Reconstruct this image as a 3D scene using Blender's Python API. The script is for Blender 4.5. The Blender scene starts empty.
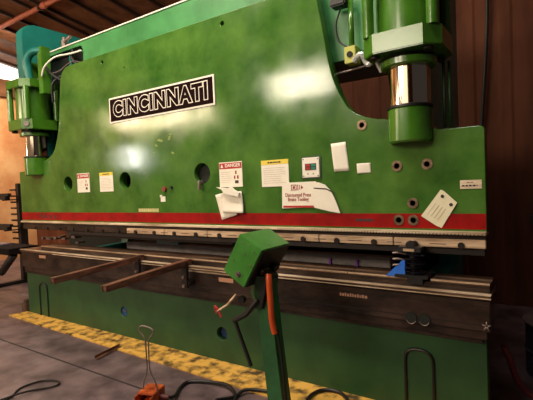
import bpy, bmesh, math, random
from mathutils import Vector, Matrix
random.seed(7)
scn = bpy.context.scene
COL = scn.collection
PI = math.pi

# ------------------------------------------------------------------ materials
def mat(name, c1, c2=None, rough=.5, metal=0., scale=6., detail=6., lo=.35, hi=.65, bump=0., bscale=None, coat=0., spec=.5, stretch=None, emit=None, estr=0., rvar=0.):
    m = bpy.data.materials.new(name); m.use_nodes = True
    nt = m.node_tree; N = nt.nodes; L = nt.links
    b = N['Principled BSDF']
    b.inputs['Roughness'].default_value = rough
    b.inputs['Metallic'].default_value = metal
    b.inputs['Specular IOR Level'].default_value = spec
    b.inputs['Coat Weight'].default_value = coat
    b.inputs['Coat Roughness'].default_value = .25
    b.inputs['Base Color'].default_value = (*c1, 1)
    if emit:
        b.inputs['Emission Color'].default_value = (*emit, 1)
        b.inputs['Emission Strength'].default_value = estr
    if c2 or bump or rvar:
        tc = N.new('ShaderNodeTexCoord'); mp = N.new('ShaderNodeMapping')
        L.new(tc.outputs['Object'], mp.inputs['Vector'])
        if stretch: mp.inputs['Scale'].default_value = stretch
        no = N.new('ShaderNodeTexNoise'); no.inputs['Scale'].default_value = scale
        no.inputs['Detail'].default_value = detail; no.inputs['Roughness'].default_value = .62
        L.new(mp.outputs['Vector'], no.inputs['Vector'])
        if c2:
            cr = N.new('ShaderNodeValToRGB')
            cr.color_ramp.elements[0].position = lo; cr.color_ramp.elements[0].color = (*c1, 1)
            cr.color_ramp.elements[1].position = hi; cr.color_ramp.elements[1].color = (*c2, 1)
            L.new(no.outputs['Fac'], cr.inputs['Fac']); L.new(cr.outputs['Color'], b.inputs['Base Color'])
        if rvar:
            n3 = N.new('ShaderNodeTexNoise'); n3.inputs['Scale'].default_value = scale * 1.7
            n3.inputs['Detail'].default_value = 5
            L.new(mp.outputs['Vector'], n3.inputs['Vector'])
            mr = N.new('ShaderNodeMapRange'); mr.inputs['From Min'].default_value = .3; mr.inputs['From Max'].default_value = .7
            mr.inputs['To Min'].default_value = max(0.03, rough - rvar); mr.inputs['To Max'].default_value = rough + rvar
            L.new(n3.outputs['Fac'], mr.inputs['Value']); L.new(mr.outputs['Result'], b.inputs['Roughness'])
        if bump:
            n2 = N.new('ShaderNodeTexNoise'); n2.inputs['Scale'].default_value = bscale or scale * 4
            n2.inputs['Detail'].default_value = 6
            L.new(mp.outputs['Vector'], n2.inputs['Vector'])
            bp = N.new('ShaderNodeBump'); bp.inputs['Strength'].default_value = bump; bp.inputs['Distance'].default_value = .02
            L.new(n2.outputs['Fac'], bp.inputs['Height']); L.new(bp.outputs['Normal'], b.inputs['Normal'])
    return m

M = {}
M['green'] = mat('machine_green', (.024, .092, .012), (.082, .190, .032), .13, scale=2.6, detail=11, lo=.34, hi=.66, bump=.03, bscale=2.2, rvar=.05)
M['bedgreen'] = mat('dark_bed_green', (.008, .044, .013), (.026, .092, .026), .45, scale=2.6, detail=10, lo=.3, hi=.72, bump=.1, bscale=3)  # darker green than the ram plate
M['teal'] = mat('teal_green', (.006, .11, .095), (.012, .19, .165), .36, scale=2, bump=.05, bscale=3)
M['crown'] = mat('crown_green', (.030, .155, .045), (.060, .26, .085), .34, scale=2.4, detail=9, bump=.08, bscale=2.5)
M['cylgreen'] = mat('cylinder_green', (.038, .135, .008), (.060, .190, .014), .20, scale=5, bump=.04, bscale=6, coat=.4)
M['red'] = mat('red_stripe', (.17, .002, .002), (.36, .005, .004), .5, scale=5, detail=9, lo=.3, hi=.7, spec=.15)
M['steel'] = mat('worn_steel', (.34, .22, .14), (.80, .58, .40), .34, .35, scale=9, detail=10, stretch=(.35, 1, 3), bump=.05)
M['ledge'] = mat('brown_ledge_steel', (.06, .035, .025), (.24, .15, .10), .33, .6, scale=7, detail=10, stretch=(.35, 1, 3), bump=.04)
M['brightsteel'] = mat('bright_edge_steel', (.36, .24, .14), (.95, .80, .62), .38, .4, scale=7, detail=8, stretch=(.3, 1, 2))
M['brown'] = mat('oily_brown_steel', (.009, .005, .004), (.070, .042, .032), .34, .35, scale=6, detail=12, stretch=(.6, 1, 1.3), bump=.08)
M['darksteel'] = mat('dark_steel', (.008, .005, .005), (.024, .014, .013), .6, .2, scale=8)
M['greysteel'] = mat('grey_steel', (.16, .12, .11), (.28, .22, .20), .4, .5, scale=8, stretch=(.3, 1, 2))
M['black'] = mat('black_rubber', (.006, .005, .006), None, .45)
M['hole'] = mat('dark_bore', (.006, .008, .006), None, .8)  # matte black that paints in the darkness inside holes and openings
M['chrome'] = mat('polished_rod', (.80, .70, .58), None, .10, 1.)
M['ringbrass'] = mat('bore_ring', (.12, .08, .05), (.26, .18, .12), .4, .7, scale=30)
M['boltblack'] = mat('black_bolt', (.015, .01, .01), (.03, .02, .02), .35, .3, scale=30)
M['white'] = mat('white_paint', (.82, .76, .68), None, .5)
M['paper'] = mat('paper_white', (.80, .74, .64), (.86, .80, .70), .7, scale=12)
M['cream'] = mat('cream_card', (.72, .66, .46), (.80, .74, .55), .7, scale=14)
M['yellow'] = mat('label_yellow', (.78, .60, .06), None, .5)
M['labelred'] = mat('label_red', (.42, .015, .015), None, .5)
M['signdark'] = mat('sign_dark_brown', (.012, .004, .004), None, .9, spec=.05)
M['textred'] = mat('text_red', (.28, .012, .012), None, .6)
M['textdark'] = mat('text_dark', (.03, .018, .02), None, .6)
M['orange'] = mat('orange_plastic', (.62, .07, .012), (.75, .11, .02), .35, scale=8)
M['pedal'] = mat('orange_cast', (.22, .025, .006), (.62, .13, .025), .42, scale=14, bump=.1)
M['blue'] = mat('blue_plastic', (.02, .13, .62), (.04, .2, .75), .35, scale=8)
M['purple'] = mat('purple_glint', (.2, .03, .35), None, .4)
M['rust'] = mat('rusty_bar', (.035, .014, .010), (.24, .10, .065), .45, .2, scale=14, detail=9, stretch=(1, .3, 1), bump=.1)
M['pipe'] = mat('orange_conduit', (.35, .085, .05), (.48, .13, .07), .45, scale=6)
M['strip'] = mat('worn_yellow_floor_paint', (.07, .042, .016), (.74, .42, .08), .6, scale=9, detail=15, lo=.36, hi=.55, bump=.15, bscale=20)
M['floor'] = mat('shop_concrete', (.042, .026, .031), (.185, .130, .140), .42, scale=3.2, detail=14, lo=.32, hi=.66, bump=.12, bscale=12, rvar=.1)
M['joint'] = mat('floor_joint_dark', (.02, .014, .014), None, .8)
M['wallL'] = mat('tan_concrete_wall', (.50, .20, .075), (.70, .42, .20), .75, scale=1.3, detail=10, bump=.2, bscale=10)
M['wallB'] = mat('brown_wall', (.06, .020, .010), (.13, .045, .024), .7, spec=.1, scale=1.2, detail=9, stretch=(2, 1, .4), bump=.1, bscale=8)
M['roof'] = mat('brown_roof_deck', (.10, .045, .022), (.20, .095, .050), .7, spec=.15, scale=3.5, detail=9, bump=.15, bscale=10)
M['roofdark'] = mat('roof_rib_dark', (.03, .014, .010), None, .6)
M['glow'] = mat('daylit_panel', (.9, .9, .85), None, .5, emit=(1, .95, .88), estr=3.5)
M['darkred'] = mat('dark_red_rubber', (.10, .015, .015), None, .5)
M['drum'] = mat('dark_blue_drum', (.02, .02, .035), (.04, .03, .05), .5, scale=6)
M['ledred'] = mat('red_button', (.45, .03, .02), None, .3)
M['ledgreen'] = mat('green_button', (.02, .22, .16), None, .3)

# ------------------------------------------------------------------ mesh builder
class MB:
    def __init__(s): s.bm = bmesh.new()
    def box(s, x0, x1, y0, y1, z0, z1, bev=0., mx=None):
        t = bmesh.new()
        bmesh.ops.create_cube(t, size=1)
        for v in t.verts: v.co = Vector(((x0+x1)/2 + v.co.x*(x1-x0), (y0+y1)/2 + v.co.y*(y1-y0), (z0+z1)/2 + v.co.z*(z1-z0)))
        if bev: bmesh.ops.bevel(t, geom=list(t.edges), offset=bev, segments=2, affect='EDGES')
        return s.add(t, mx)
    def add(s, t, mx=None, smooth=False):
        if mx is not None: t.transform(mx)
        if smooth:
            for f in t.faces: f.smooth = True
        me = bpy.data.meshes.new('t'); t.to_mesh(me); t.free(); s.bm.from_mesh(me); bpy.data.meshes.remove(me); return s
    def prism(s, pts, lo, hi, axis='y', bev=0.):
        """closed polygon extruded along an axis; pts are the two other coordinates in order"""
        t = bmesh.new()
        def P(a, b, c):
            return {'y': Vector((a, c, b)), 'x': Vector((c, a, b)), 'z': Vector((a, b, c))}[axis]
        A = [t.verts.new(P(a, b, lo)) for a, b in pts]; B = [t.verts.new(P(a, b, hi)) for a, b in pts]
        f1 = t.faces.new(A); f2 = t.faces.new(B[::-1]); n = len(pts)
        for i in range(n): t.faces.new((A[i], B[i], B[(i+1) % n], A[(i+1) % n]))
        bmesh.ops.recalc_face_normals(t, faces=list(t.faces))
        if bev:
            es = [e for e in t.edges if any(f in (f1, f2) for f in e.link_faces)]
            bmesh.ops.bevel(t, geom=es, offset=bev, segments=2, affect='EDGES')
        return s.add(t)
    def lathe(s, prof, c=(0, 0, 0), axis='z', n=40, mx=None):
        """prof = list of (radius, height); sharp corners where points repeat"""
        t = bmesh.new(); rings = []
        for r, h in prof:
            ring = []
            for i in range(n):
                a = 2*PI*i/n
                if axis == 'z': p = Vector((r*math.cos(a), r*math.sin(a), h))
                elif axis == 'y': p = Vector((r*math.cos(a), h, r*math.sin(a)))
                else: p = Vector((h, r*math.cos(a), r*math.sin(a)))
                ring.append(t.verts.new(p + Vector(c)))
            rings.append(ring)
        for k in range(len(rings)-1):
            for i in range(n):
                f = t.faces.new((rings[k][i], rings[k][(i+1) % n], rings[k+1][(i+1) % n], rings[k+1][i]))
                f.smooth = prof[k][0] == prof[k+1][0] or (abs(prof[k][0]-prof[k+1][0]) < .03 and abs(prof[k][1]-prof[k+1][1]) > 1e-4)
        t.faces.new(rings[0]); t.faces.new(rings[-1][::-1])
        bmesh.ops.recalc_face_normals(t, faces=list(t.faces))
        for e in t.edges:
            if len(e.link_faces) == 2 and e.calc_face_angle(0) > .6: e.smooth = False
        return s.add(t, mx)
    def tube(s, pts, r, n=10, smooth_path=True, flat=1.):
        P = [Vector(p) for p in pts]
        if smooth_path and len(P) > 2:
            Q = []
            for i in range(len(P)-1):
                p0 = P[max(i-1, 0)]; p1 = P[i]; p2 = P[i+1]; p3 = P[min(i+2, len(P)-1)]
                for k in range(7):
                    u = k/7
                    Q.append(.5*((2*p1) + (p2-p0)*u + (2*p0-5*p1+4*p2-p3)*u*u + (3*p1-p0-3*p2+p3)*u**3))
            Q.append(P[-1]); P = Q
        rs = r if isinstance(r, (list, tuple)) else [r]*len(P)
        if len(rs) != len(P): rs = [rs[0] + (rs[-1]-rs[0])*i/(len(P)-1) for i in range(len(P))]
        t = bmesh.new(); rings = []; up = None
        for i, p in enumerate(P):
            d = (P[min(i+1, len(P)-1)] - P[max(i-1, 0)]).normalized()
            if up is None:
                up = Vector((0, 0, 1)) if abs(d.z) < .9 else Vector((1, 0, 0))
            side = d.cross(up).normalized(); up = side.cross(d).normalized()
            rings.append([t.verts.new(p + rs[i]*(math.cos(2*PI*k/n)*side + flat*math.sin(2*PI*k/n)*up)) for k in range(n)])
        for k in range(len(rings)-1):
            for i in range(n):
                f = t.faces.new((rings[k][i], rings[k][(i+1) % n], rings[k+1][(i+1) % n], rings[k+1][i])); f.smooth = True
        t.faces.new(rings[0]); t.faces.new(rings[-1][::-1])
        bmesh.ops.recalc_face_normals(t, faces=list(t.faces))
        for e in t.edges:
            if len(e.link_faces) == 2 and e.calc_face_angle(0) > .6: e.smooth = False
        return s.add(t)
    def build(s, name, m, parent=None):
        me = bpy.data.meshes.new(name); s.bm.to_mesh(me); s.bm.free()
        me.materials.append(m)
        o = bpy.data.objects.new(name, me); COL.objects.link(o)
        if parent: o.parent = parent
        return o

def tag(o, label=None, cat=None, group=None, kind=None):
    if label: o['label'] = label
    if cat: o['category'] = cat
    if group: o['group'] = group
    if kind: o['kind'] = kind
    return o
def empty(name, loc=(0, 0, 0), rz=0.):
    o = bpy.data.objects.new(name, None); COL.objects.link(o); o.location = loc; o.rotation_euler = (0, 0, rz)
    o.empty_display_size = .1
    return o
def from_curve(cu, name, m, parent=None, mx=None):
    tmp = bpy.data.objects.new('tmp', cu); COL.objects.link(tmp)
    bpy.context.view_layer.update()
    me = bpy.data.meshes.new_from_object(tmp.evaluated_get(bpy.context.evaluated_depsgraph_get()))
    bpy.data.objects.remove(tmp); bpy.data.curves.remove(cu)
    if mx is not None: me.transform(mx)
    me.materials.clear(); me.materials.append(m)
    o = bpy.data.objects.new(name, me); COL.objects.link(o)
    if parent: o.parent = parent
    return o
# face the front (-y): local x -> x, local y -> z, local z -> -y
FRONT = Matrix(((1, 0, 0, 0), (0, 0, -1, 0), (0, 1, 0, 0), (0, 0, 0, 1)))
def text(s, x, y, z, size, m, name, parent, offset=0., shear=0., thick=.0006, sx=1., rot=0., align='CENTER', space=1.):
    cu = bpy.data.curves.new('txt', 'FONT'); cu.body = s; cu.size = size; cu.offset = offset; cu.shear = shear; cu.space_character = space
    cu.extrude = thick; cu.align_x = align; cu.align_y = 'CENTER'; cu.resolution_u = 4
    mx = Matrix.Translation((x, y, z)) @ FRONT @ Matrix.Rotation(rot, 4, 'Z') @ Matrix.Diagonal((sx, 1, 1, 1))
    return from_curve(cu, name, m, parent, mx)
def plate(outer, holes, y0, y1, name, m, parent=None, bev=.004):
    """upright plate facing -y with round holes (x, z, r)"""
    cu = bpy.data.curves.new('pl', 'CURVE'); cu.dimensions = '2D'; cu.fill_mode = 'BOTH'
    cu.extrude = (y1-y0)/2 - bev; cu.bevel_depth = bev; cu.bevel_resolution = 1; cu.offset = -bev
    def spl(pts):
        sp = cu.splines.new('POLY'); sp.points.add(len(pts)-1); sp.use_cyclic_u = True
        for p, (a, b) in zip(sp.points, pts): p.co = (a, b, 0, 1)
    spl(outer)
    for hx, hz, r in holes: spl([(hx + r*math.cos(2*PI*i/28), hz + r*math.sin(2*PI*i/28)) for i in range(28)])
    return from_curve(cu, name, m, parent, Matrix.Translation((0, (y0+y1)/2, 0)) @ FRONT)
def arc(cx, cz, r, a0, a1, n=8):
    return [(cx + r*math.cos(math.radians(a0+(a1-a0)*i/n)), cz + r*math.sin(math.radians(a0+(a1-a0)*i/n))) for i in range(n+1)]

# ------------------------------------------------------------------ setting
def roofz(y): return 5.30 - .166*y
f = MB().box(-11.2, 4, -7.2, 3.2, -.12, 0).build('floor', M['floor']); tag(f, kind='structure')
jt = MB().box(-11, 4, -.722, -.704, -.004, .0015).box(-7.9, -7.885, -7, 3, -.004, .0015).box(.9, .915, -7, 3, -.004, .0015)
tag(jt.build('trim_1', M['joint']), kind='structure')
wb = MB().box(-11.2, 4, 3.0, 3.2, 0, 4.85)
x = -11.0
while x < 3.9:
    wb.prism([(x, 2.999), (x+.03, 2.985), (x+.13, 2.985), (x+.16, 2.999)], 0, 4.84, 'z'); x += .40
tag(wb.build('wall_back', M['wallB']), kind='structure')
wl = MB().box(-11.2, -11.0, -7, 3.0, 0, 4.45).prism([(-7, 4.45), (.5, 4.45), (.5, roofz(.5)), (-7, roofz(-7))], -11.2, -11.0, 'x')
tag(wl.build('wall_left', M['wallL']), kind='structure')
wn = MB().prism([(.5, 4.45), (3.0, 4.45), (3.0, roofz(3.0)-.02), (.5, roofz(.5)-.02)], -11.16, -11.1, 'x')
wn = wn.build('window_1', M['glow']); tag(wn, kind='structure')
fr = MB()
for yy in (.55, 2.95): fr.box(-11.12, -11.02, yy-.03, yy+.03, 4.45, roofz(yy)-.03)
fr.build('window_frame', M['roofdark'], wn)
tag(MB().box(-11.0, -10.90, -7, 3.0, 4.03, 4.46).build('trim_3', M['roof']), kind='structure')
wf = MB().box(-11.2, -.8, -7.2, -7.0, 0, 3.50).box(-11.2, -.8, -7.2, -7.0, 4.20, 6.5).box(-11.2, -11.0, -7.2, -7.0, 3.5, 4.2).box(-8.2, -6.1, -7.2, -7.0, 3.5, 4.2).box(-4.2, -.8, -7.2, -7.1, 3.5, 4.2)
tag(wf.build('wall_front', mat('pale_front_wall', (.34, .26, .18), (.42, .33, .24), .8, scale=2)), kind='structure')
w2 = MB().box(-4.0, .4, -6.998, -6.99, 3.0, 4.95).build('reflection_panel', mat('panel_glow', (.9, .8, .6), None, .6, emit=(1, .86, .62), estr=1.3)); tag(w2, kind='structure')  # added glowing sheet behind the camera, brightens the reflection in the piston rod
tag(MB().box(-.8, 4, -7.2, -7.0, 0, 6.5).build('wall_right', M['wallB']), kind='structure')
rf = MB().prism([(-7.2, roofz(-7.2)), (3.2, roofz(3.2)), (3.2, roofz(3.2)+.1), (-7.2, roofz(-7.2)+.1)], -11.2, 4, 'x')
rf = rf.build('ceiling', M['roof']); tag(rf, kind='structure')
rb = MB(); x = -8.30
xs = [-10.9, -10.25, -9.6, -8.95, -8.32, -7.66, -7.38, -6.72, -6.08, -5.45, -4.8, -4.15, -3.5, -2.85, -2.2, -1.55, -.9, -.25, .4, 1.05, 1.7]
for x in xs:
    rb.prism([(-7, roofz(-7)-.06), (3.0, roofz(3.0)-.06), (3.0, roofz(3.0)+.01), (-7, roofz(-7)+.01)], x-.02, x+.02, 'x')
rb = rb.build('trim_2', M['roofdark']); tag(rb, kind='structure')
# wide purlins crossing near the eave
cp = MB().tube([(-10.9, 1.45, 5.0), (-4.0, 1.45, 5.0)], .045, 12, False)
cond = empty('electrical_conduit', (-7.4, 1.45, 4.95)); tag(cond, 'orange-brown conduit pipe running under the brown roof, top left corner', 'pipe')
def reparent(o, p): o.parent = p; o.matrix_parent_inverse = Matrix.Translation(-Vector(p.location)); return o
reparent(cp.build('conduit_pipe', M['pipe']), cond)
for xx in (-7.4, -9.6): reparent(MB().box(xx-.03, xx+.03, 1.395, 1.505, 4.95, roofz(1.45)).build('hanger', M['roofdark']), cond)
reparent(MB().lathe([(.06, -7.32), (.06, -7.2)], (0, 1.45, 5.0), 'x', 16).build('coupling', M['pipe']), cond)

# ------------------------------------------------------------------ press brake
pb = empty('press_brake', (0, 0, 0)); tag(pb, 'huge green hydraulic press brake with red stripe and dark brand plate, standing on concrete', 'press brake')
MX = -5.565                                           # mirror: x' = MX - x
right = [(-.283, 1.915), (-.24, 1.90), (-.02, 1.90)] + arc(-.015, 1.87, .03, 90, 0, 4) + [(.015, 1.236)]
notch = [(-.565, 2.0), (-.565, 1.95), (-.50, 1.87), (-.42, 1.845), (-.34, 1.87), (-.283, 1.93)]
hump = [(-1.10, 3.068), (-1.076, 2.94), (-1.005, 2.49), (-.975, 2.36), (-.93, 2.24), (-.87, 2.13), (-.81, 2.075), (-.737, 2.04), (-.65, 2.015), (-.60, 2.01)]
R = hump + notch + right
Lm = [(MX - a, b) for a, b in hump[1:] + notch + right][::-1]
Lm = Lm + arc(-4.31, 2.888, .18, 180, 90, 6)[1:]
outer = Lm + R                                         # clockwise seen from the front
holes = [(-4.454, 1.70, .088), (-3.395, 1.697, .09), (-2.301, 1.718, .095), (-3.67, 2.985, .018), (-1.986, 2.99, .02), (-3.311, 2.86, .008)]
rings = [(-.523, 1.683), (-.326, 1.684), (-.424, 1.43), (-.521, 1.316), (-.424, 1.316), (-.761, 1.986)]
for rx, rz in rings: holes.append((rx, rz, .02))
ram = plate(outer, holes, 0, .10, 'ram_plate', M['green'], pb)
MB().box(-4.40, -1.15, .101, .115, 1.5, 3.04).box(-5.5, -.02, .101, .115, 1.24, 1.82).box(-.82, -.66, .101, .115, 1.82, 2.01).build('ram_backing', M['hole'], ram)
for k, (rx, rz) in enumerate(rings):
    t = MB().lathe([(.036, -.006), (.036, 0.004), (.019, .004), (.019, -.006)], (rx, 0, rz), 'y', 24)
    t.build('bore_ring', M['ringbrass'], ram)
# stripe painted on the ram's lower edge
st = MB().box(-5.575, .0125, -.0022, .0, 1.262, 1.360).build('red_stripe', M['red'], pb); st['label'] = 'red painted stripe along the ram'
# lower rail
led = MB().box(-5.56, .015, -.035, .09, 1.228, 1.250, .003).build('ram_ledge', M['brightsteel'], pb)
tick = MB(); x = -2.1
while x < .0:
    tick.box(x, x+.006, -.0362, -.0348, 1.227, 1.236); x += .022
tick.build('scale_marks', M['textdark'], led)['kind'] = 'stuff'
MB().box(-5.55, .008, .0, .09, 1.202, 1.226).build('ram_neck', M['brown'], pb)
# clamp bar in sections, each with a bolt
xb = -5.46; k = 0
bx = [-.126 - .2815*i for i in range(19)]
MB().box(-5.50, .012, -.01, .06, 1.140, 1.204).build('clamp_backing', M['darksteel'], pb)
secs = [(.012, -.55), (-.556, -1.115), (-1.121, -1.68), (-1.686, -2.24), (-2.246, -2.80), (-2.806, -3.37), (-3.376, -3.93), (-3.936, -4.49), (-4.496, -5.05), (-5.056, -5.50)]
for a, b in secs:
    cb = MB().box(b, a, -.034, -.010, 1.147, 1.200, .003).build('clamp_bar', M['steel'] if b > -3.6 else M['brown'], pb)  # left sections use the dark steel to paint in the dimness there
    for q in bx:
        if b < q < a:
            MB().lathe([(.020, -.046), (.020, -.034), (.010, -.034)][:2] + [(.020, -.030)], (q, 0, 1.164), 'y', 18).build('clamp_bolt', M['boltblack'], cb)
            if q - .14 > b: MB().box(q-.19, q-.09, -.0350, -.0336, 1.166, 1.170).build('clamp_slot', M['darksteel'], cb)
# upper die holder and punch
MB().box(-4.55, 0.0, .0, .07, 1.100, 1.147).build('punch_holder', M['darksteel'], pb)
MB().prism([(.02, 1.101), (.05, 1.101), (.042, 1.075), (.028, 1.075)], -4.50, -2.0, 'x').build('punch', M['darksteel'], pb)
# ---- bed
bedo = [(-5.55, 0.0), (-5.55, .575), (0.0, .575), (0.0, 0.0)]
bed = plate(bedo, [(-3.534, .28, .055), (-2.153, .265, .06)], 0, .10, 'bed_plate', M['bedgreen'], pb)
MB().box(-5.5, -.05, .102, .12, .02, .55).build('bed_backing', M['hole'], bed)
d = MB().lathe([(.052, .012), (.052, .03)], (-3.534, 0, .28), 'y', 24).build('blue_cap', mat('cap_blue', (.005, .05, .16), None, .4), bed)
d = MB().lathe([(.050, .045), (.057, .06)], (-2.153, 0, .265), 'y', 24).build('blue_cap', mat('cap_navy', (.01, .03, .10), None, .4), bed)
MB().box(-3.56, -3.505, .006, .012, .283, .293, 0, None).build('cap_slot', M['greysteel'], bed)
def ushape(cx, name='slot_outline'):
    w = .092
    pts = [(cx-w, -.004, .01), (cx-w, -.004, .20), (cx-w, -.004, .36), (cx-w*.85, -.004, .41), (cx-w*.45, -.004, .435), (cx, -.004, .44), (cx+w*.45, -.004, .435), (cx+w*.85, -.004, .41), (cx+w, -.004, .36), (cx+w, -.004, .20), (cx+w, -.004, .01)]
    return MB().tube(pts, .011, 8).build(name, M['black'], bed)
ushape(-.415); ushape(-5.15)
MB().box(-5.53, -.02, -.03, .10, .560, .600).build('bed_cap', M['brown'], pb)
MB().box(-5.45, .012, -.075, .10, .598, .665, .004).build('bed_rail', M['brown'], pb)
face = MB().box(-5.42, .036, -.115, .10, .663, .865, .004).box(-5.42, .036, -.1165, -.11, .845, .850).build('die_rail', M['brown'], pb)
MB().box(-5.40, .03, -.1172, -.1150, .700, .704).box(-5.40, .03, -.1172, -.1150, .812, .815).build('rail_groove', M['darksteel'], face)
lg_ = MB().box(-5.36, .048, -.165, .12, .868, .896, .003).build('die_ledge', M['ledge'], pb)
MB().box(-5.36, .049, -.1668, -.13, .8915, .8985, .001).build('ledge_highlight', M['brightsteel'], lg_)  # thin bright strips painted in as highlights along the ledge
MB().box(-4.6, .049, -.1668, -.16, .871, .878, .001).build('ledge_highlight', M['brightsteel'], lg_)
MB().box(-5.34, .046, -.150, .10, .862, .870).build('ledge_gap', M['darksteel'], pb)
MB().box(-4.95, .036, -.105, .105, .893, .934, .002).build('die_holder', M['brown'], pb)
dsec = [(.036, -.30), (-.42, -.86), (-.865, -1.18), (-1.185, -2.1), (-2.105, -3.2), (-3.205, -4.2), (-4.205, -4.95)]
for a, b in dsec:
    dd_ = MB().prism([(-.105, .934), (-.105, .950), (-.02, .950), (0, .938), (.02, .950), (.105, .950), (.105, .934)], b, a, 'x').build('die', M['ledge'], pb)
    MB().box(b, a, -.1065, -.095, .942, .9515).build('die_highlight', M['steel'], dd_)  # pale strip painted in as the highlight on the die's front edge
for q in (-.425, -.342):
    c = MB().lathe([(.036, -.122), (.036, -.112)], (q, 0, .690), 'y', 22).build('adjusting_socket', M['hole'], face)
    MB().tube([(q-.03, -.123, .673), (q-.018, -.123, .658), (q, -.123, .652), (q+.018, -.123, .658), (q+.03, -.123, .673)], .003, 6).build('socket_rim', M['greysteel'], c)
stp = MB()
for i in range(5):
    a = PI/2 + i*2*PI/5
    stp.tube([(.018, -.128, .70), (.018+.026*math.cos(a), -.128, .70+.03*math.sin(a))], [.008, .003], 8, False)
stp.lathe([(.012, -.132), (.012, -.114)], (.018, 0, .70), 'y', 10)
stp.build('bolt_glint', M['greysteel'], face)  # star of rays modelled as the glint on a small bolt
# stamped lettering on the die rail (orange, too small to read)
tx = MB(); x = -.925
for wch in (.012, .014, .010, .016, .012, .010, .014, .012, .010, .016, .018):
    tx.box(x, x+wch, -.1168, -.1150,        .780, .801+random.uniform(-.004, .006)); x += wch + .006
tx.build('stamped_mark', mat('mark_orange', (.62, .34, .24), None, .6), face)
MB().box(-4.99, -4.84, -.1168, -.1150, .80, .835).build('rail_tag', mat('tag_orange', (.62, .32, .2), None, .6), face)
MB().box(-2.06, -1.90, -.1168, -.1150, .775, .815).build('rail_tag', bpy.data.materials['tag_orange'], face)
MB().box(-2.46, -1.80, -.1185, -.1150, .835, .852).build('rail_shim', M['brightsteel'], face)

# ---- side housings (C frames)
def housing(x0, x1):
    pts = [(.13, 0), (1.5, 0), (1.5, 3.74), (.06, 3.74), (-.03, 3.71), (-.09, 3.64), (-.10, 3.55), (-.10, 2.99), (.13, 2.99), (.13, 1.30), (1.30, 1.25), (1.36, 1.0), (1.30, .80), (.13, .78)]
    return MB().prism(pts, x0, x1, 'x', .006).build('side_housing', M['teal'], pb)
housing(-5.26, -5.10); housing(-.56, -.39)
# ---- crown
co = [(-5.16, 3.37), (-.40, 3.37), (-.40, 2.50), (-4.21, 2.50), (-4.21, 3.10)] + [(-4.21, 3.26)] + arc(-4.27, 3.26, .06, 0, 90, 4) + [(-5.10, 3.32), (-5.16, 3.32)]
cr = plate(co, [], .135, .18, 'crown_plate', M['crown'], pb)
MB().box(-4.20, -.39, .182, .85, 2.505, 3.355).build('crown_box', M['teal'], pb)
MB().box(-5.17, -.38, .125, .87, 3.368, 3.380).build('crown_highlight', M['white'], pb)  # white lip painted in for the bright reflection along the top edge
MB().box(-4.2, -1.1, .13, .18, 2.49, 2.50).build('crown_lip', M['black'], cr)
# dark hydraulic block left of the crown
hb = MB().box(-5.16, -4.22, .25, .8, 2.2, 3.30).build('valve_block', M['black'], pb)
for k, pts in enumerate([
    [(-4.70, -.10, 3.00), (-4.62, -.10, 3.10), (-4.48, -.05, 3.19), (-4.32, .05, 3.22), (-4.18, .10, 3.24)],
    [(-5.0, -.05, 2.98), (-4.8, .0, 3.05), (-4.6, .05, 3.06), (-4.4, .12, 3.16), (-4.3, .24, 3.12)],
    [(-4.55, .2, 3.28), (-4.48, .15, 3.18), (-4.42, .12, 3.10), (-4.40, .2, 2.9)]]):
    MB().tube(pts, [.011, .009, .022][k], 10).build('hydraulic_hose', [M['white'], M['greysteel'], M['teal']][k], pb)
for k, pts in enumerate([
    [(-4.66, .0, 2.70), (-4.62, -.02, 2.90), (-4.50, .05, 3.0), (-4.30, .2, 3.05)],
    [(-4.68, -.05, 3.10), (-4.55, -.02, 2.98), (-4.45, .05, 2.92), (-4.42, .2, 2.95)],
    [(-4.36, .1, 3.28), (-4.33, .06, 3.18), (-4.27, .08, 3.10)]]):
    MB().tube(pts, .016, 8).build('hydraulic_hose', M['black'], pb)
MB().lathe([(.035, 3.38), (.035, 3.46), (.02, 3.47), (.02, 3.50)], (-4.62, .16, 0), 'z', 12).build('fitting', M['greysteel'], pb)
MB().tube([(-4.62, .16, 3.44), (-4.45, .14, 3.47)], .02, 8, False).build('fitting', M['greysteel'], pb)

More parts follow.
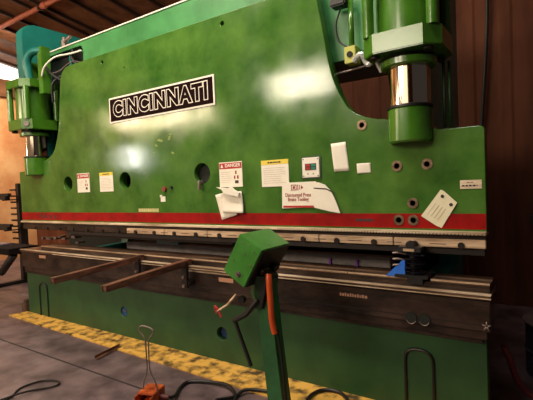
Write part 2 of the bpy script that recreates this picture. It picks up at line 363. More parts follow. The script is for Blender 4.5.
# ---- cylinders
def octo(cx, cy, h, c):
    return [(cx-h+c, cy-h), (cx+h-c, cy-h), (cx+h, cy-h+c), (cx+h, cy+h-c), (cx+h-c, cy+h), (cx-h+c, cy+h), (cx-h, cy+h-c), (cx-h, cy-h+c)]
def cylinder(cx, top):
    c = empty('hydraulic_cylinder', (cx, 0, 0)); c.parent = pb
    def P(mb, name, m): return reparent2(mb.build(name, m), c, cx)
    P(MB().lathe([(.130, 1.83), (.142, 1.842), (.142, 2.045), (.134, 2.055)], (cx, 0, 0), 'z', 48), 'rod_cup', M['cylgreen'])
    P(MB().lathe([(.132, 2.050), (.146, 2.056), (.146, 2.068), (.135, 2.074)], (cx, 0, 0), 'z', 40), 'rod_collar', M['black'])
    P(MB().lathe([(.132, 2.066), (.132, 2.36)], (cx, 0, 0), 'z', 48), 'piston_rod', M['chrome'])
    P(MB().lathe([(.165, 2.318), (.178, 2.325), (.178, 2.362)], (cx, 0, 0), 'z', 48), 'gland', M['cylgreen'])
    P(MB().lathe([(.15, 2.36), (.15, 2.40)], (cx, 0, 0), 'z', 40), 'gland_neck', M['black'])
    fl = P(MB().prism(octo(cx, 0, .245, .09), 2.39, 2.515, 'z', .006), 'lower_flange', M['cylgreen'])
    P(MB().lathe([(.198, 2.51), (.198, 2.91)], (cx, 0, 0), 'z', 56), 'barrel', M['cylgreen'])
    P(MB().prism(octo(cx, 0, .245, .09), 2.90, 3.00, 'z', .006), 'upper_flange', M['cylgreen'])
    for sx in (-1, 1):
        for sy in (-1, 1):
            P(MB().lathe([(.036, 2.51), (.036, 2.91)], (cx+sx*.198, sy*.185, 0), 'z', 14), 'tie_rod', M['cylgreen'])
            P(MB().lathe([(.035, 2.372), (.035, 2.392)], (cx+sx*.165, sy*.165, 0), 'z', 6), 'tie_nut', M['boltblack'])
    if cx < -2: P(MB().lathe([(.03, -.012), (.03, .0), (.018, .0)][:2] + [(.03, .01)], (0, 0, 0), 'y', 16, Matrix.Translation((cx+.203, -.203, 2.45)) @ Matrix.Rotation(PI/4, 4, 'Z')), 'port_plug', M['greysteel'])
    P(MB().box(cx-.17, cx+.10, -.07, .12, 3.00, 3.24, .02), 'port_block', M['cylgreen'])
    return c
def reparent2(o, p, cx):
    o.parent = p; o.matrix_parent_inverse = Matrix.Translation((-cx, 0, 0)); return o
cylinder(-.425, 1); cylinder(-5.12, 0)
# left cylinder feed: bent pipe and bracket
MB().tube([(-4.98, -.10, 3.0), (-4.98, -.12, 3.18), (-4.94, -.12, 3.27), (-4.85, -.10, 3.32), (-4.76, -.05, 3.32)], .045, 12).build('feed_pipe', M['teal'], pb)
MB().box(-4.80, -4.70, -.09, .02, 2.80, 3.36, .006).build('pipe_bracket', M['cylgreen'], pb)
for kk in range(3):
    MB().lathe([(.022, 2.86), (.022, 2.92), (.012, 2.95)], (-4.64+.06*kk, .16, 0), 'z', 10).build('fitting', M['greysteel'], pb)
MB().box(-4.70, -4.35, .12, .24, 2.55, 2.90).build('valve_block', M['black'], pb)
# right side fittings between hump and cylinder
MB().tube([(-.84, .06, 2.9), (-.84, .06, 2.53)], .02, 10, False).build('feed_pipe', M['cylgreen'], pb)
vb = MB().box(-.885, -.80, .02, .12, 2.44, 2.56, .004).build('junction_box', mat('box_yellowgreen', (.42, .42, .05), None, .4), pb)
MB().lathe([(.022, .012), (.022, .022)], (-.842, 0, 2.50), 'y', 14).build('box_opening', M['hole'], vb)
MB().tube([(-.86, .05, 2.56), (-.93, .04, 2.62), (-.95, .04, 2.74), (-.90, .04, 2.86), (-.84, .04, 2.92)], .007, 8).build('cable', M['black'], pb)
MB().tube([(-.80, .0, 2.44), (-.74, -.02, 2.47), (-.70, .0, 2.40), (-.64, -.02, 2.42), (-.60, .0, 2.33)], .022, 8).build('braided_hose', mat('braid_silver', (.35, .38, .38), (.7, .7, .72), .4, .5, scale=60), pb)
MB().tube([(-1.03, .11, 2.40), (-.85, .10, 2.41), (-.70, .09, 2.42)], .008, 8).build('cable', M['greysteel'], pb)
MB().box(-.98, -.86, .0, .10, 2.86, 2.92, .01).build('junction_box', M['black'], pb)
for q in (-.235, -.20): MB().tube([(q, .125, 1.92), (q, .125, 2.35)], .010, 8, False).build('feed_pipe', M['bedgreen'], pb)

# ---- brand plate
np_ = MB().box(-3.578, -2.098, -.010, .0, 2.312, 2.580, .002).build('brand_plate', M['white'], pb); np_['label'] = 'white-bordered dark plate reading CINCINNATI'
MB().box(-3.560, -2.116, -.0118, -.008, 2.330, 2.562).build('plate_field', M['signdark'], np_)
W = text('CINCINNATI', -2.838, -.0135, 2.444, .205, M['white'], 'lettering', np_, offset=.0165, sx=1.0, space=1.16)
D = text('CINCINNATI', -2.838, -.0155, 2.444, .205, M['signdark'], 'lettering_fill', np_, offset=.0078, sx=1.0, space=1.16)

# ---- signs stuck on the ram
def lines(x0, x1, zs, y, m, parent, h=.006, jitter=True, name='small_print'):
    b = MB()
    for z in zs:
        x = x0
        e = x1 - (random.uniform(0, .3)*(x1-x0) if jitter else 0)
        while x < e:
            w = random.uniform(.008, .022); b.box(x, min(x+w, e), y-.0006, y+.0004, z-h/2, z+h/2); x += w + .005
    return b.build(name, m, parent)
def danger(x0, x1, z0, z1, name, label):
    s = MB().box(x0, x1, -.004, .0, z0, z1, .0008).build(name, M['paper'], pb); s['label'] = label
    w = x1-x0; h = z1-z0
    hd = MB().box(x0+.004, x1-.004, -.0052, -.003, z1-.27*h, z1-.008).build('header', M['labelred'], s)
    text('DANGER', x0+.60*w, -.0060, z1-.145*h, .15*w*1.1, M['white'], 'lettering', hd, offset=.0008)
    MB().prism([(x0+.07*w, z1-.22*h), (x0+.19*w, z1-.22*h), (x0+.13*w, z1-.07*h)], -.0062, -.005, 'y').build('warning_triangle', M['white'], hd)
    lines(x0+.06*w, x0+.55*w, [z1-h*q for q in (.40, .48, .56, .64, .72, .80)], -.0045, mat('faint_print', (.45, .38, .32), None, .7) if 'faint_print' not in bpy.data.materials else bpy.data.materials['faint_print'], s, .003)
    p = MB()
    p.box(x0+.70*w, x0+.76*w, -.005, -.0035, z1-.50*h, z1-.36*h).box(x0+.64*w, x0+.70*w, -.005, -.0035, z1-.68*h, z1-.55*h).box(x0+.77*w, x0+.84*w, -.005, -.0035, z1-.68*h, z1-.55*h)
    p.build('pictogram', M['textred'], s)
    MB().box(x0+.68*w, x0+.83*w, -.005, -.0035, z1-.86*h, z1-.74*h).build('pictogram', M['textdark'], s)
danger(-2.092, -1.838, 1.585, 1.803, 'warning_sign', 'DANGER sign with red header, right one')
danger(-4.255, -4.018, 1.592, 1.812, 'warning_sign', 'DANGER sign with red header, left one')
def caution(x0, x1, z0, z1, label):
    s = MB().box(x0, x1, -.004, .0, z0, z1, .0008).build('caution_sign', M['paper'], pb); s['label'] = label
    h = z1-z0; w = x1-x0
    hd = MB().box(x0, x1, -.0052, -.003, z1-.17*h, z1).build('header', M['yellow'], s)
    lines(x0+.25*w, x0+.75*w, [z1-.09*h], -.0055, M['textdark'], hd, .012, False, 'header_print')
    lines(x0+.08*w, x0+.92*w, [z1-h*q for q in (.30, .38, .46, .54, .62, .70, .78, .86)], -.0045, bpy.data.materials['faint_print'], s, .003)
caution(-1.640, -1.378, 1.575, 1.790, 'white sign with yellow header beside the keypad plate')
caution(-3.827, -3.592, 1.590, 1.800, 'white sign with yellow header, left one')
# keypad plate
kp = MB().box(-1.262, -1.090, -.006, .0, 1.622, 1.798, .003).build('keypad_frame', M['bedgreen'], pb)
kq = MB().box(-1.250, -1.103, -.014, -.005, 1.634, 1.786, .003).build('keypad_plate', M['white'], pb)
MB().box(-1.224, -1.128, -.0155, -.013, 1.690, 1.740).build('keypad_window', M['textdark'], kq)
for i in range(2):
    for j in range(2):
        MB().box(-1.218+.047*i, -1.178+.047*i, -.019, -.015, 1.694+.023*j, 1.713+.023*j, .002).build('button', M['ledred'] if i == 0 else M['ledgreen'], kq)
for i in range(4): MB().lathe([(.006, -.0155), (.006, -.013)], ((-1.238, -1.115)[i % 2], 0, (1.646, 1.774)[i//2]), 'y', 10).build('screw', M['greysteel'], kq)
for i in range(2): MB().lathe([(.006, -.0155), (.006, -.013)], ((-1.200, -1.155)[i], 0, 1.662), 'y', 10).build('screw', M['greysteel'], kq)
# capacity plate at the right end, model plate, lever, buttons
cpt = MB().box(-.130, -.006, -.004, .0, 1.515, 1.570, .001).build('data_plate', M['brightsteel'], pb)
lines(-.12, -.03, [1.535], -.0045, M['textdark'], cpt, .009, False); lines(-.09, -.05, [1.555], -.0045, M['textdark'], cpt, .004, False)
mp_ = lines(-3.20, -2.90, [1.385], -.001, mat('model_yellow', (.62, .55, .25), None, .6), pb, .034, False, 'model_letters')
lines(-.83, -.70, [1.312], -.0035, M['textdark'], pb, .020, False, 'stripe_letters')
slash = MB()
for i in range(4): slash.prism([(-5.13+.10*i, 1.33), (-5.09+.10*i, 1.33), (-5.03+.10*i, 1.285), (-5.07+.10*i, 1.285)], -.0035, -.002, 'y')
slash.build('stripe_slashes', M['textdark'], pb)
lv = MB().lathe([(.020, -.03), (.020, .0)], (-2.308, 0, 1.638), 'y', 12).tube([(-2.308, -.03, 1.655), (-2.312, -.035, 1.60), (-2.312, -.035, 1.572)], .014, 10, False).build('lever', M['greysteel'], pb)
MB().lathe([(.085, .055), (.085, .06)], (-2.301, 0, 1.718), 'y', 24).build('bore_cap', M['hole'], ram)
b1 = MB().lathe([(.026, -.02), (.026, .0)], (-2.796, 0, 1.592), 'y', 14).build('push_button', mat('button_dark_red', (.2, .03, .015), None, .5), pb)
MB().lathe([(.014, -.02), (.014, .0)], (-2.70, 0, 1.605), 'y', 12).build('push_button', M['black'], pb)
MB().box(-2.86, -2.795, -.003, .0, 1.468, 1.52).box(-2.87, -2.84, -.003, .0, 1.51, 1.535).build('torn_sticker', M['paper'], pb)
for (a, b, r) in [(-2.83, 2.07, .03), (-2.88, 2.03, .02), (-2.70, 2.08, .018), (-2.68, 2.11, .015), (-2.66, 1.93, .02), (-2.92, 1.94, .01), (-3.42, 2.28, .007)]:
    wr = MB()
    for q in range(3):
        aa = a + random.uniform(-.015, .015); bb = b + random.uniform(-.015, .015)
        wr.prism([(aa + r*random.uniform(.5, 1)*math.cos(t*PI/3), bb + .6*r*random.uniform(.5, 1)*math.sin(t*PI/3)) for t in range(6)], -.0012-.0002*q, 0, 'y')
    wr.build('chipped_paint', bpy.data.materials.get('chipped_paint_yellow') or mat('chipped_paint_yellow', (.16, .27, .05), (.30, .34, .10), .6, scale=30), pb)

# ---- backgauge seen in the gap
bgm = MB().box(-3.9, -.71, .36, .46, .90, .985, .006).build('backgauge_beam', mat('beam_grey', (.14, .12, .12), (.24, .20, .20), .5, .1, scale=7), pb)
for q in (-1.22, -.98): MB().box(q-.008, q+.008, .34, .37, .90, .955).build('gauge_stop', M['purple'], bgm)  # purple reflections on the fingers, painted as solid colour
MB().box(-3.35, -3.0, .34, .46, .985, 1.02, .005).build('gauge_glint', mat('glint_blue', (.25, .42, .55), None, .35), bgm)  # blue block in place of a blue-white glint
cl = MB()
for i in range(9):
    cx = -5.35 + .10*i + random.uniform(-.03, .03); cz = .96 + random.uniform(0, .15)
    cl.box(cx, cx+.03+.05*random.random(), .12, .18+.05*random.random(), cz, cz+.012+.02*random.random(), .003)
cl.tube([(-5.2, .3, 1.02), (-4.9, .28, 1.05), (-4.6, .3, 1.03), (-4.3, .33, 1.05)], .008, 6)
cl.build('gap_clutter', M['greysteel'], pb)  # loose clutter of small fittings at the gap's left end
MB().box(-7.05, -.4, 1.52, 1.56, .0, 1.32).build('gap_backdrop', M['hole'], pb)  # added black sheet that darkens the view through the gap

# ------------------------------------------------------------------ tool clamp standing on the die
tb = empty('tooling_clamp', (-.43, -.04, .951)); tag(tb, 'black ribbed tooling clamp with blue wedge standing on the lower die under the ram', 'clamp')
def T(mb, name, m): return reparent(mb.build(name, m), tb)
T(MB().box(-.52, -.31, -.135, .03, .951, .972, .003).box(-.44, -.34, -.135, -.108, .915, .956, .002), 'base', M['black'])
T(MB().box(-.50, -.35, -.125, -.04, 1.118, 1.152, .004), 'top_block', M['black'])
T(MB().box(-.46, -.39, -.132, -.124, 1.126, 1.142), 'brass_mark', M['steel'])
T(MB().lathe([(.026, -.125), (.028, -.10), (.026, -.095)], (-.42, 0, 1.165), 'y', 16), 'knob', M['black'])
RG = mat('ring_gloss', (.02, .02, .03), None, .15, .7)
for i in range(5):
    z = .982 + i*.028
    T(MB().lathe([(.050, z), (.064, z+.005), (.064, z+.010), (.050, z+.015)], (-.405 + .006*(-1)**i, -.075, 0), 'z', 26, Matrix.Translation((-.405, -.075, z)) @ Matrix.Rotation(.10*(-1)**i, 4, 'Y') @ Matrix.Translation((.405, .075, -z))), 'ring', RG)
T(MB().lathe([(.030, .97), (.030, 1.12)], (-.405, -.075, 0), 'z', 20), 'core', M['black'])
T(MB().prism([(-.585, .952), (-.455, .952), (-.455, 1.06), (-.475, 1.06)], -.115, -.075, 'y', .002), 'blue_wedge', M['blue'])
for i, z in enumerate((1.02, 1.06, 1.10)):
    T(MB().tube([(-.45, -.09, z), (-.50, -.11, z+.010), (-.535, -.11, z+.006)], .007, 8), 'pin', M['greysteel'])

# ------------------------------------------------------------------ sheet support arms
def arm(x0, x1, y1, z1, label):
    a = empty('support_arm', (x0, -.15, .93)); tag(a, label, 'support arm', 'sheet support arms on the bed')
    v = Vector((x1-x0, y1+.12, z1-.925)); L = v.length; d = v.normalized(); side = d.cross(Vector((0, 0, 1))).normalized(); up = side.cross(d)
    mx = Matrix.Translation((x0, -.12, .925)) @ Matrix(((side.x, d.x, up.x, 0), (side.y, d.y, up.y, 0), (side.z, d.z, up.z, 0), (0, 0, 0, 1)))
    reparent(MB().box(-.03, .03, 0, L, .018, .028, .002, mx).box(-.03, -.022, 0, L, -.022, .02, .001, mx).box(.022, .03, 0, L, -.022, .02, .001, mx).build('arm_bar', M['rust']), a)
    reparent(MB().box(-.022, .022, L-.05, L-.005, -.014, .018, .003, mx).build('end_plug', M['rust']), a)
    reparent(MB().box(x0-.035, x0+.035, -.20, -.168, .70, .93, .004).build('bracket', M['darksteel']), a)
    reparent(MB().box(x0-.05, x0+.05, -.185, -.118, .72, .76, .004).build('clamp_foot', M['darksteel']), a)
    for z in (.78, .70):
        reparent(MB().lathe([(.014, -.215), (.014, -.198)], (x0, 0, z+.02), 'y', 10).build('bolt', M['greysteel']), a)
arm(-3.037, -3.08, -1.02, .875, 'rusty support arm sticking out from bed, left one of the pair')
arm(-2.396, -2.44, -.98, .865, 'rusty support arm sticking out from bed, right one nearer the green control box')

# ------------------------------------------------------------------ papers on the ram
def sheet(name, pts, y, m, label, cat='paper', curl=0.):
    """thin sheet from a quad of (x,z) corners: TL, TR, BR, BL; subdivided and slightly curled"""
    bm = bmesh.new(); n = 8; g = []
    for j in range(n+1):
        row = []
        for i in range(n+1):
            u = i/n; v = j/n
            x = (1-v)*((1-u)*pts[0][0]+u*pts[1][0]) + v*((1-u)*pts[3][0]+u*pts[2][0])
            z = (1-v)*((1-u)*pts[0][1]+u*pts[1][1]) + v*((1-u)*pts[3][1]+u*pts[2][1])
            row.append(bm.verts.new((x, y - curl*(v**2)*(.4+.6*u) - .002*math.sin(3*u+2*v), z)))
        g.append(row)
    for j in range(n):
        for i in range(n):
            bm.faces.new((g[j][i], g[j+1][i], g[j+1][i+1], g[j][i+1])).smooth = True
    bmesh.ops.recalc_face_normals(bm, faces=list(bm.faces))
    r = bmesh.ops.solidify(bm, geom=list(bm.faces), thickness=.0012)
    me = bpy.data.meshes.new(name); bm.to_mesh(me); bm.free(); me.materials.append(m)
    o = bpy.data.objects.new(name, me); COL.objects.link(o)
    if label: tag(o, label, cat)
    return o
sheet('paper_notice', [(-1.006, 1.874), (-.888, 1.880), (-.868, 1.668), (-.985, 1.668)], -.004, M['paper'], 'upright blank white paper taped to the green ram, right of the keypad')
sheet('paper_card', [(-.810, 1.716), (-.708, 1.716), (-.705, 1.646), (-.805, 1.645)], -.004, M['paper'], 'small blank white card below and right of upright paper on ram', 'card')
# banner notice with a curled right half
pc = empty('paper_notice', (-1.25, -.004, 1.48)); tag(pc, 'wide white notice reading Discounted Press Brake Tooling with curled right half', 'notice')
def N_(o, p=pc): return reparent(o, p)
N_(plate([(-1.450, 1.398), (-1.442, 1.602), (-1.14, 1.603), (-1.155, 1.407)], [], -.008, -.003, 'notice_board', M['paper'], None, .0006))
cpn = [(-1.20, 1.602), (-1.115, 1.594), (-1.06, 1.575), (-1.02, 1.535), (-.99, 1.48), (-.965, 1.42), (-.945, 1.362), (-1.03, 1.375), (-1.155, 1.403), (-1.17, 1.45)]
N_(MB().prism(cpn[::-1], -.016, -.0125, 'y', .0008).build('curled_sheet', M['paper']))
N_(text('Discounted Press', -1.30, -.0088, 1.502, .041, M['textred'], 'lettering', None, offset=.0006, sx=.80))
N_(text('Brake Tooling', -1.30, -.0088, 1.468, .041, M['textred'], 'lettering', None, offset=.0006, sx=.80))
N_(MB().box(-1.438, -1.165, -.0092, -.007, 1.404, 1.420).build('footer_band', M['labelred']))
lg = MB()
for (a, b, c, d) in [(-1.36, -1.31, 1.578, 1.584), (-1.36, -1.31, 1.540, 1.546), (-1.36, -1.354, 1.540, 1.584), (-1.316, -1.31, 1.540, 1.584), (-1.345, -1.325, 1.552, 1.572), (-1.302, -1.294, 1.540, 1.584), (-1.285, -1.279, 1.545, 1.58)]:
    lg.box(a, b, -.0092, -.007, c, d)
lg.prism([(-1.27, 1.545), (-1.25, 1.56), (-1.27, 1.58)], -.0092, -.007, 'y')
N_(lg.build('logo', M['textred']))
N_(MB().prism([(-1.155, 1.548), (-1.155, 1.556), (-1.05, 1.548), (-.985, 1.515), (-.99, 1.508), (-1.05, 1.538)], -.0172, -.0158, 'y').build('printed_line', M['textdark']))
# crumpled papers hung under the danger sign
o = sheet('hanging_paper', [(-2.150, 1.520), (-1.925, 1.560), (-1.90, 1.345), (-2.078, 1.300)], -.006, M['paper'], None, curl=.02)
hp = empty('hanging_paper', (-2.0, -.01, 1.45)); tag(hp, 'torn white papers hanging under the right danger sign', 'paper')
o.name = 'back_sheet'; N_(o, hp)
o = sheet('front_sheet', [(-2.06, 1.540), (-1.85, 1.548), (-1.822, 1.362), (-2.055, 1.362)], -.012, M['paper'], None, curl=.03); N_(o, hp)
N_(MB().prism([(-2.10, 1.588), (-2.06, 1.585), (-1.97, 1.575), (-1.935, 1.592), (-1.90, 1.560), (-1.845, 1.535), (-1.86, 1.50), (-1.95, 1.515), (-2.02, 1.535), (-2.04, 1.565)], -.05, -.03, 'y', .003).build('crumpled_fold', M['white']), hp)
# tilted cream card with two holes at the right
cc = empty('tag_card', (-.25, -.005, 1.39)); tag(cc, 'tilted cream card with two dark holes near right end of red stripe', 'card')
cpl = plate([(-.372, 1.345), (-.245, 1.515), (-.225, 1.505), (-.148, 1.430), (-.245, 1.268), (-.275, 1.280)], [(-.235, 1.472, .009), (-.185, 1.418, .009)], -.008, -.005, 'card_sheet', M['cream'], None, .0004); N_(cpl, cc)
N_(MB().lathe([(.011, -.010), (.011, -.006)], (-.235, 0, 1.472), 'y', 12).build('eyelet', M['textdark']), cc)
N_(MB().lathe([(.011, -.010), (.011, -.006)], (-.185, 0, 1.418), 'y', 12).build('eyelet', M['textdark']), cc)
lnb = MB()
for i in range(4):
    p0 = Vector((-.33+.02*i, 1.355-.012*i)); dd = Vector((.55, .75)).normalized()*.09; nn = Vector((-dd.y, dd.x)).normalized()*.0015
    lnb.prism([tuple(p0+nn), tuple(p0+dd+nn), tuple(p0+dd-nn), tuple(p0-nn)], -.0092, -.0075, 'y')
N_(lnb.build('small_print', bpy.data.materials['faint_print']), cc)

# ------------------------------------------------------------------ control pedestal
K = Vector((-1.11, -.8, 1.197)); A = Vector((-.163, 0, .099)); B = Vector((0, .331, 0)); Dv = Vector((-.149, 0, -.244))
ps = empty('control_pedestal', (-1.12, -.60, 0)); tag(ps, 'green control pedestal with tilted square box on a slanted post, in front of the press', 'control pedestal')
bm = bmesh.new()
vs = [bm.verts.new(K + a*A + b*B + d*Dv) for a in (0, 1) for b in (0, 1) for d in (0, 1)]
for q in [(0, 1, 3, 2), (4, 6, 7, 5), (0, 4, 5, 1), (2, 3, 7, 6), (0, 2, 6, 4), (1, 5, 7, 3)]: bm.faces.new([vs[i] for i in q])
bmesh.ops.recalc_face_normals(bm, faces=list(bm.faces))
bmesh.ops.bevel(bm, geom=list(bm.edges), offset=.004, segments=2, affect='EDGES')
mb = MB(); mb.add(bm)
hd = reparent(mb.build('control_box', mat('pedestal_green', (.03, .17, .014), (.05, .24, .03), .35, scale=8, bump=.06, coat=.2)), ps)
def onface(u, v): return K + u*A + v*Dv                    # front (-y) side of the box
for u, v in [(.22, .15), (.75, .12), (.5, .32), (.15, .45), (.82, .62), (.28, .78), (.5, .08)]:
    p = onface(u, v); reparent(MB().lathe([(.005, p.y-.004), (.005, p.y)], (p.x, 0, p.z), 'y', 10).build('rivet', M['greysteel']), ps)
p = onface(.42, .82); reparent(MB().lathe([(.020, p.y-.008), (.020, p.y), ], (p.x, 0, p.z), 'y', 8).lathe([(.010, p.y-.02), (.010, p.y-.006)], (p.x, 0, p.z), 'y', 14).build('key_switch', M['greysteel']), ps)
# operator face on the underside, its shade painted solid black, with palm button and guard
an = -A.normalized()
def slab(o, e1, e2, t):
    b_ = bmesh.new(); v_ = [b_.verts.new(o + i1*e1 + i2*e2 + i3*t*an) for i1 in (0, 1) for i2 in (0, 1) for i3 in (0, 1)]
    for q in [(0, 1, 3, 2), (4, 6, 7, 5), (0, 4, 5, 1), (2, 3, 7, 6), (0, 2, 6, 4), (1, 5, 7, 3)]: b_.faces.new([v_[i1] for i1 in q])
    bmesh.ops.recalc_face_normals(b_, faces=list(b_.faces)); r_ = MB(); r_.add(b_); return r_
reparent(slab(K + .03*B + .03*Dv + an*.001, .94*B, .94*Dv, .006).build('panel', M['black']), ps)
rot = an.to_track_quat('Z', 'Y').to_matrix().to_4x4()
for fb, fd in ((.30, .55), (.72, .55)):
    reparent(MB().lathe([(.022, .004), (.022, .02), (.034, .022), (.034, .034), (.02, .04)], (0, 0, 0), 'z', 24, Matrix.Translation(K + fb*B + fd*Dv) @ rot).build('palm_button', M['black']), ps)
reparent(slab(K + .5*B + .97*Dv + an*.002, .45*B, .05*Dv, .05).build('button_guard', M['black']), ps)
# bracket neck under the box
nk = MB().tube([(-1.215, -.66, 1.02), (-1.245, -.66, .90), (-1.235, -.66, .80)], [.065, .045], 6, False)
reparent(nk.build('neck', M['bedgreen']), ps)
reparent(MB().prism([(-1.27, .98), (-1.19, 1.05), (-1.15, 1.0), (-1.17, .90), (-1.20, .80), (-1.25, .82)], -.70, -.56, 'y', .004).build('neck_housing', M['black']), ps)
bm = bmesh.new()
def ringv(c, w, dp): return [bm.verts.new(Vector(c) + Vector((sx*w, sy*dp, 0))) for sx, sy in ((-1, -1), (1, -1), (1, 1), (-1, 1))]
r0 = ringv((-1.205, -.63, 1.02), .050, .045); r1 = ringv((-1.18, -.63, .62), .054, .048); r2 = ringv((-1.125, -.63, .02), .058, .05)
for ra, rb_ in ((r0, r1), (r1, r2)):
    for i in range(4): bm.faces.new((ra[i], ra[(i+1) % 4], rb_[(i+1) % 4], rb_[i]))
bm.faces.new(r0); bm.faces.new(r2[::-1]); bmesh.ops.recalc_face_normals(bm, faces=list(bm.faces))
mb = MB(); mb.add(bm); reparent(mb.build('post', mat('post_green', (.012, .075, .022), (.022, .12, .035), .4, scale=10, bump=.06)), ps)
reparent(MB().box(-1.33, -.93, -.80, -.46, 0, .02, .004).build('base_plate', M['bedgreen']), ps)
reparent(MB().tube([(-1.135, -.70, 1.03), (-1.125, -.715, .98), (-1.120, -.715, .86), (-1.118, -.71, .74), (-1.105, -.705, .66)], [.020, .018], 12).build('orange_cable', M['orange']), ps)
reparent(MB().tube([(-1.098, -.685, .68), (-1.075, -.675, .45), (-1.045, -.675, .03)], .009, 8).build('cable', M['black']), ps)  # black tube added to stand for the post's dark right side
reparent(MB().tube([(-1.23, -.70, .86), (-1.30, -.73, .765), (-1.40, -.74, .71)], .020, 8, False).build('lever_arm', M['black']), ps)
reparent(MB().tube([(-1.395, -.74, .715), (-1.36, -.74, .63), (-1.275, -.74, .43)], .013, 8, False).build('lever', M['black']), ps)
reparent(MB().lathe([(.025, -.755), (.028, -.74), (.025, -.725)], (-1.325, 0, .86), 'y', 14).build('lever_knob', M['black']), ps)
reparent(MB().tube([(-1.34, -.78, .90), (-1.40, -.80, .83), (-1.47, -.82, .785)], .008, 8, False).build('toggle_rod', M['steel']), ps)
rr = MB().tube([(-1.475, -.82, .77), (-1.49, -.82, .815), (-1.465, -.82, .795), (-1.44, -.82, .75)], .007, 6); reparent(rr.build('toggle_clip', M['labelred']), ps)

# ------------------------------------------------------------------ foot pedal
fp = empty('foot_pedal', (-2.145, -.85, 0), .32); tag(fp, 'orange cast foot pedal with tall wire carrying loop on the floor', 'foot pedal')
def F(mb, name, m): o = mb.build(name, m, fp); return o
F(MB().box(-.07, .07, -.10, .10, 0, .014, .004), 'base', M['pedal'])
F(MB().box(-.07, -.058, -.10, .10, .012, .105, .004).box(.058, .07, -.10, .10, .012, .105, .004).box(-.07, .07, -.06, .10, .100, .114, .004).box(-.07, .07, .088, .10, .012, .105, .003), 'guard', M['pedal'])
F(MB().box(-.045, .045, -.07, .07, .035, .05, .005, Matrix.Rotation(.15, 4, 'X')), 'treadle', M['orange'])
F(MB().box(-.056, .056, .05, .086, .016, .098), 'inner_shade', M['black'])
F(MB().lathe([(.022, .07), (.022, .12), (.015, .14)], (0, .03, .055), 'x', 14), 'cable_gland', M['darkred'])
wire = [(-.06, .0, .10), (-.04, .0, .18), (-.012, .0, .27), (-.012, .0, .44), (-.018, .0, .50), (-.055, .0, .55), (-.06, .0, .575), (-.03, .0, .592), (.03, .0, .580), (.058, .0, .56), (.05, .0, .535), (.018, .0, .49), (.012, .0, .44), (.012, .0, .27), (.05, .0, .18), (.07, .0, .10)]
F(MB().tube(wire, .0055, 8), 'wire_loop', M['greysteel'])

# ------------------------------------------------------------------ cables and bits on the floor
tag(MB().tube([(-2.02, -.79, .055), (-2.04, -.70, .03), (-2.12, -.57, .016), (-2.14, -.47, .0155), (-2.06, -.41, .0155), (-1.94, -.375, .02), (-1.80, -.375, .03), (-1.68, -.43, .016), (-1.60, -.55, .016), (-1.58, -.75, .016)], .014, 10).build('floor_cable', M['black']), 'dark cable running right across floor from the orange foot pedal', 'cable')
tag(MB().tube([(-1.70, -.62, .045), (-1.65, -.47, .016), (-1.63, -.375, .03), (-1.54, -.32, .03), (-1.42, -.31, .03), (-1.28, -.40, .03), (-1.22, -.50, .035)], .013, 10).build('floor_cable', M['black']), 'short dark cable curving to the foot of the green control pedestal', 'cable')
tag(MB().tube([(-1.02, -.45, .04), (-1.12, -.32, .03), (-1.15, -.20, .03), (-1.12, -.09, .03), (-1.04, -.05, .03), (-.95, -.07, .03), (-.86, -.18, .03), (-.80, -.40, .03), (-.72, -.55, .016)], .013, 10).build('floor_cable', M['black']), 'black cable arching over yellow strip right of the pedestal post', 'cable')
tag(MB().tube([(-3.18, -1.42, .010), (-3.22, -1.32, .010), (-3.30, -1.22, .010), (-3.29, -1.08, .010), (-3.22, -1.01, .010), (-3.12, -.99, .010), (-3.07, -1.05, .012), (-3.15, -1.16, .010), (-3.18, -1.28, .022), (-3.23, -1.42, .012)], .008, 8).build('floor_cable', M['black']), 'thin black cable loop lying on the floor at lower left', 'cable')
sk = MB().box(-.016, .016, -.16, .16, 0, .006, .001).box(-.016, -.010, -.16, .16, 0, .030, .001)
sk = sk.build('metal_offcut', M['rust']); sk.location = (-3.29, -.385, .0145); sk.rotation_euler = (0, 0, .16)
tag(sk, 'short rusty angle bar lying at the edge of the yellow floor strip', 'metal bar')
ys = MB().prism([(-5.66, -.215), (.5, -.385), (.5, -.002), (-5.60, -.002)], .0, .014, 'z').build('floor_strip', M['strip']); tag(ys, 'worn yellow painted strip along the foot of the press', 'floor strip')

# ------------------------------------------------------------------ left background: rack and bench
rk = empty('bar_rack', (-7.7, 1.0, 0)); tag(rk, 'dark steel cantilever bar rack standing left of the press', 'rack')
for xx in (-7.70, -9.2):
    reparent(MB().box(xx-.05, xx+.05, .97, 1.10, 0, 1.80, .004).build('upright', M['darksteel']), rk)
    reparent(MB().box(xx-.06, xx+.06, .55, 1.25, 0, .06, .004).build('foot', M['darksteel']), rk)
    for i in range(10): reparent(MB().box(xx-.20, xx-.04, .94, .98, .68+.11*i, .71+.11*i).build('peg', M['darksteel']), rk)
for j, z in enumerate((.98, 1.52)):
    reparent(MB().box(-9.4, -7.6, .72, .80, z, z+.06).box(-9.22, -9.18, .72, 1.0, z-.02, z).box(-7.72, -7.68, .72, 1.0, z-.02, z).build('shelf_rail', M['darksteel']), rk)
for j, (z, yy) in enumerate(((1.058, .76), (1.598, .76))):
    tag(MB().box(-9.6, -7.52, yy-.03, yy+.03, z-.018, z+.03, .004).build('steel_bar', M['darksteel']), ['dark steel bar lying on the lower rail of the rack', 'dark steel bar lying on the top rail of the rack'][j], 'metal bar')
wbn = empty('work_bench', (-6.3, .2, 0)); tag(wbn, 'dark low bench butting against left end of the press bed', 'bench')
reparent(MB().box(-7.5, -5.62, -.18, .22, .80, .885, .006).build('bench_top', mat('bench_black', (.008, .005, .006), None, .85, spec=.1)), wbn)
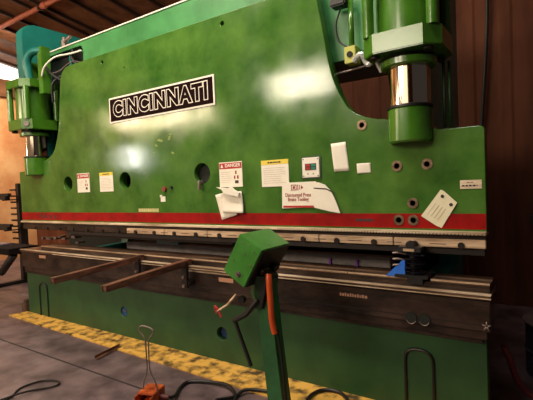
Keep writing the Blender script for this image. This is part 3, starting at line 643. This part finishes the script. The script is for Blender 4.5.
for xx, yy in ((-7.4, -.1), (-7.4, .15), (-5.7, .15)): reparent(MB().box(xx-.04, xx+.04, yy-.04, yy+.04, 0, .80).build('leg', M['darksteel']), wbn)
reparent(MB().tube([(-5.66, -.1, .80), (-6.05, -.1, .52)], .05, 8, False).build('brace', M['darksteel']), wbn)
tag(MB().box(-6.7, -6.12, -.12, .1, .885, .91, .004).build('metal_sheet', mat('sheet_grey', (.20, .15, .17), None, .5, .4)), 'small grey metal sheet lying on the dark bench at left edge', 'metal sheet')
tag(MB().box(-5.72, -5.60, -.02, .10, 0, .12, .01).box(-5.70, -5.62, .0, .08, .12, .16, .01).build('wooden_block', mat('block_dark', (.05, .025, .015), (.09, .05, .03), .7, scale=10)), 'small dark block on the floor by the left foot of the press', 'block')

# ------------------------------------------------------------------ right background clutter
dr = empty('drum', (.42, 1.1, 0)); tag(dr, 'dark drum in shadow at the lower right edge behind the press', 'drum')
reparent(MB().lathe([(.27, 0), (.28, .01), (.28, .19), (.29, .2), (.28, .21), (.28, .40), (.29, .41), (.27, .41)], (.42, 1.1, 0), 'z', 40).build('drum_body', M['drum']), dr)
reparent(MB().lathe([(.29, .41), (.30, .42), (.30, .43), (.28, .435)], (.42, 1.1, 0), 'z', 40).build('drum_rim', M['greysteel']), dr)
tag(MB().tube([(.06, .30, .45), (.09, .38, .33), (.12, .46, .18), (.20, .52, .05), (.33, .5, .03)], .022, 10).build('red_hose', M['darkred']), 'dark red hose drooping to the floor right of the press', 'hose')
tag(MB().tube([(-.22, 2.93, 5.0), (-.28, 2.92, 4.0), (-.31, 2.93, 3.2), (-.40, 2.94, 2.0)], .02, 8).build('wall_cable', M['black']), 'black cable hanging down the brown wall beside right cylinder', 'cable')
jb = MB().box(.10, .20, 2.90, 2.965, 1.0, 1.1).build('wall_socket', M['black']); tag(jb, 'small dark socket box on the back wall right of the press', 'socket')

# ------------------------------------------------------------------ lights
def area(name, loc, tgt, sx, sy, e, col, spread=None):
    l = bpy.data.lights.new(name, 'AREA'); l.shape = 'RECTANGLE'; l.size = sx; l.size_y = sy; l.energy = e; l.color = col
    if spread: l.spread = spread
    o = bpy.data.objects.new(name, l); COL.objects.link(o); o.location = loc
    o.rotation_euler = (Vector(tgt)-Vector(loc)).to_track_quat('-Z', 'Y').to_euler()
    return o
WARM = (1, .86, .66)
# high windows in the wall behind the photographer and a door further left
area('window_light', (-5.15, -6.98, 4.16), (-5.15, 0, 3.6), 1.8, .60, 120, WARM)
area('window_light', (-9.6, -6.98, 3.86), (-9.6, 0, 3.4), 2.7, .50, 100, (1, .80, .50))
area('window_light', (-10.96, -5.7, 3.72), (-3.3, 0, 2.6), 1.6, .42, 60, (1, .80, .50))
area('window_light', (-10.96, -5.9, 2.62), (-3.3, 0, 2), 1.1, .60, 45, (1, .97, .9))
area('window_light', (-2.5, -6.98, 4.0), (-2.0, 0, 2.8), 1.6, 1.8, 140, WARM)
area('overhead_light', (-.5, -1.3, 5.1), (-.7, -.9, 1), .8, .4, 42, (1, .93, .85))  # added lamp to brighten the sloped top of the pedestal box
area('overhead_light', (-3.1, -1.6, 5.2), (-3.1, -.5, 1.6), 2.6, .4, 140, WARM)
area('overhead_light', (-5.0, -4.6, 5.7), (-5.0, -5.6, 0), 2.4, .4, 60, WARM)  # added lamp, out of view, to brighten the front wall for reflections
area('skylight', (-9.3, .9, 5.0), (-11.0, 1.4, 1.8), 2.4, 1.4, 300, (1, .80, .58))
w = bpy.data.worlds.new('World'); scn.world = w; w.use_nodes = True
w.node_tree.nodes['Background'].inputs['Color'].default_value = (1, .86, .80, 1)
w.node_tree.nodes['Background'].inputs['Strength'].default_value = .03

# ------------------------------------------------------------------ camera
RGT = Vector((.826695, .56101, -.04293)).normalized(); FWD = Vector((-.562466, .825967, -.037557)); FWD = (FWD - FWD.dot(RGT)*RGT).normalized(); UP = RGT.cross(FWD)
cam = bpy.data.cameras.new('camera'); co_ = bpy.data.objects.new('camera', cam); COL.objects.link(co_)
mw = Matrix(((RGT.x, UP.x, -FWD.x, .3823), (RGT.y, UP.y, -FWD.y, -2.9165), (RGT.z, UP.z, -FWD.z, 1.6), (0, 0, 0, 1)))
co_.matrix_world = mw
cam.sensor_width = 36; cam.lens = 430*36/533
cam.clip_start = .05
scn.camera = co_
vs_ = scn.view_settings
vs_.view_transform = 'Standard'; vs_.look = 'None'; vs_.gamma = 1; vs_.use_curve_mapping = False; vs_.exposure = 0.32
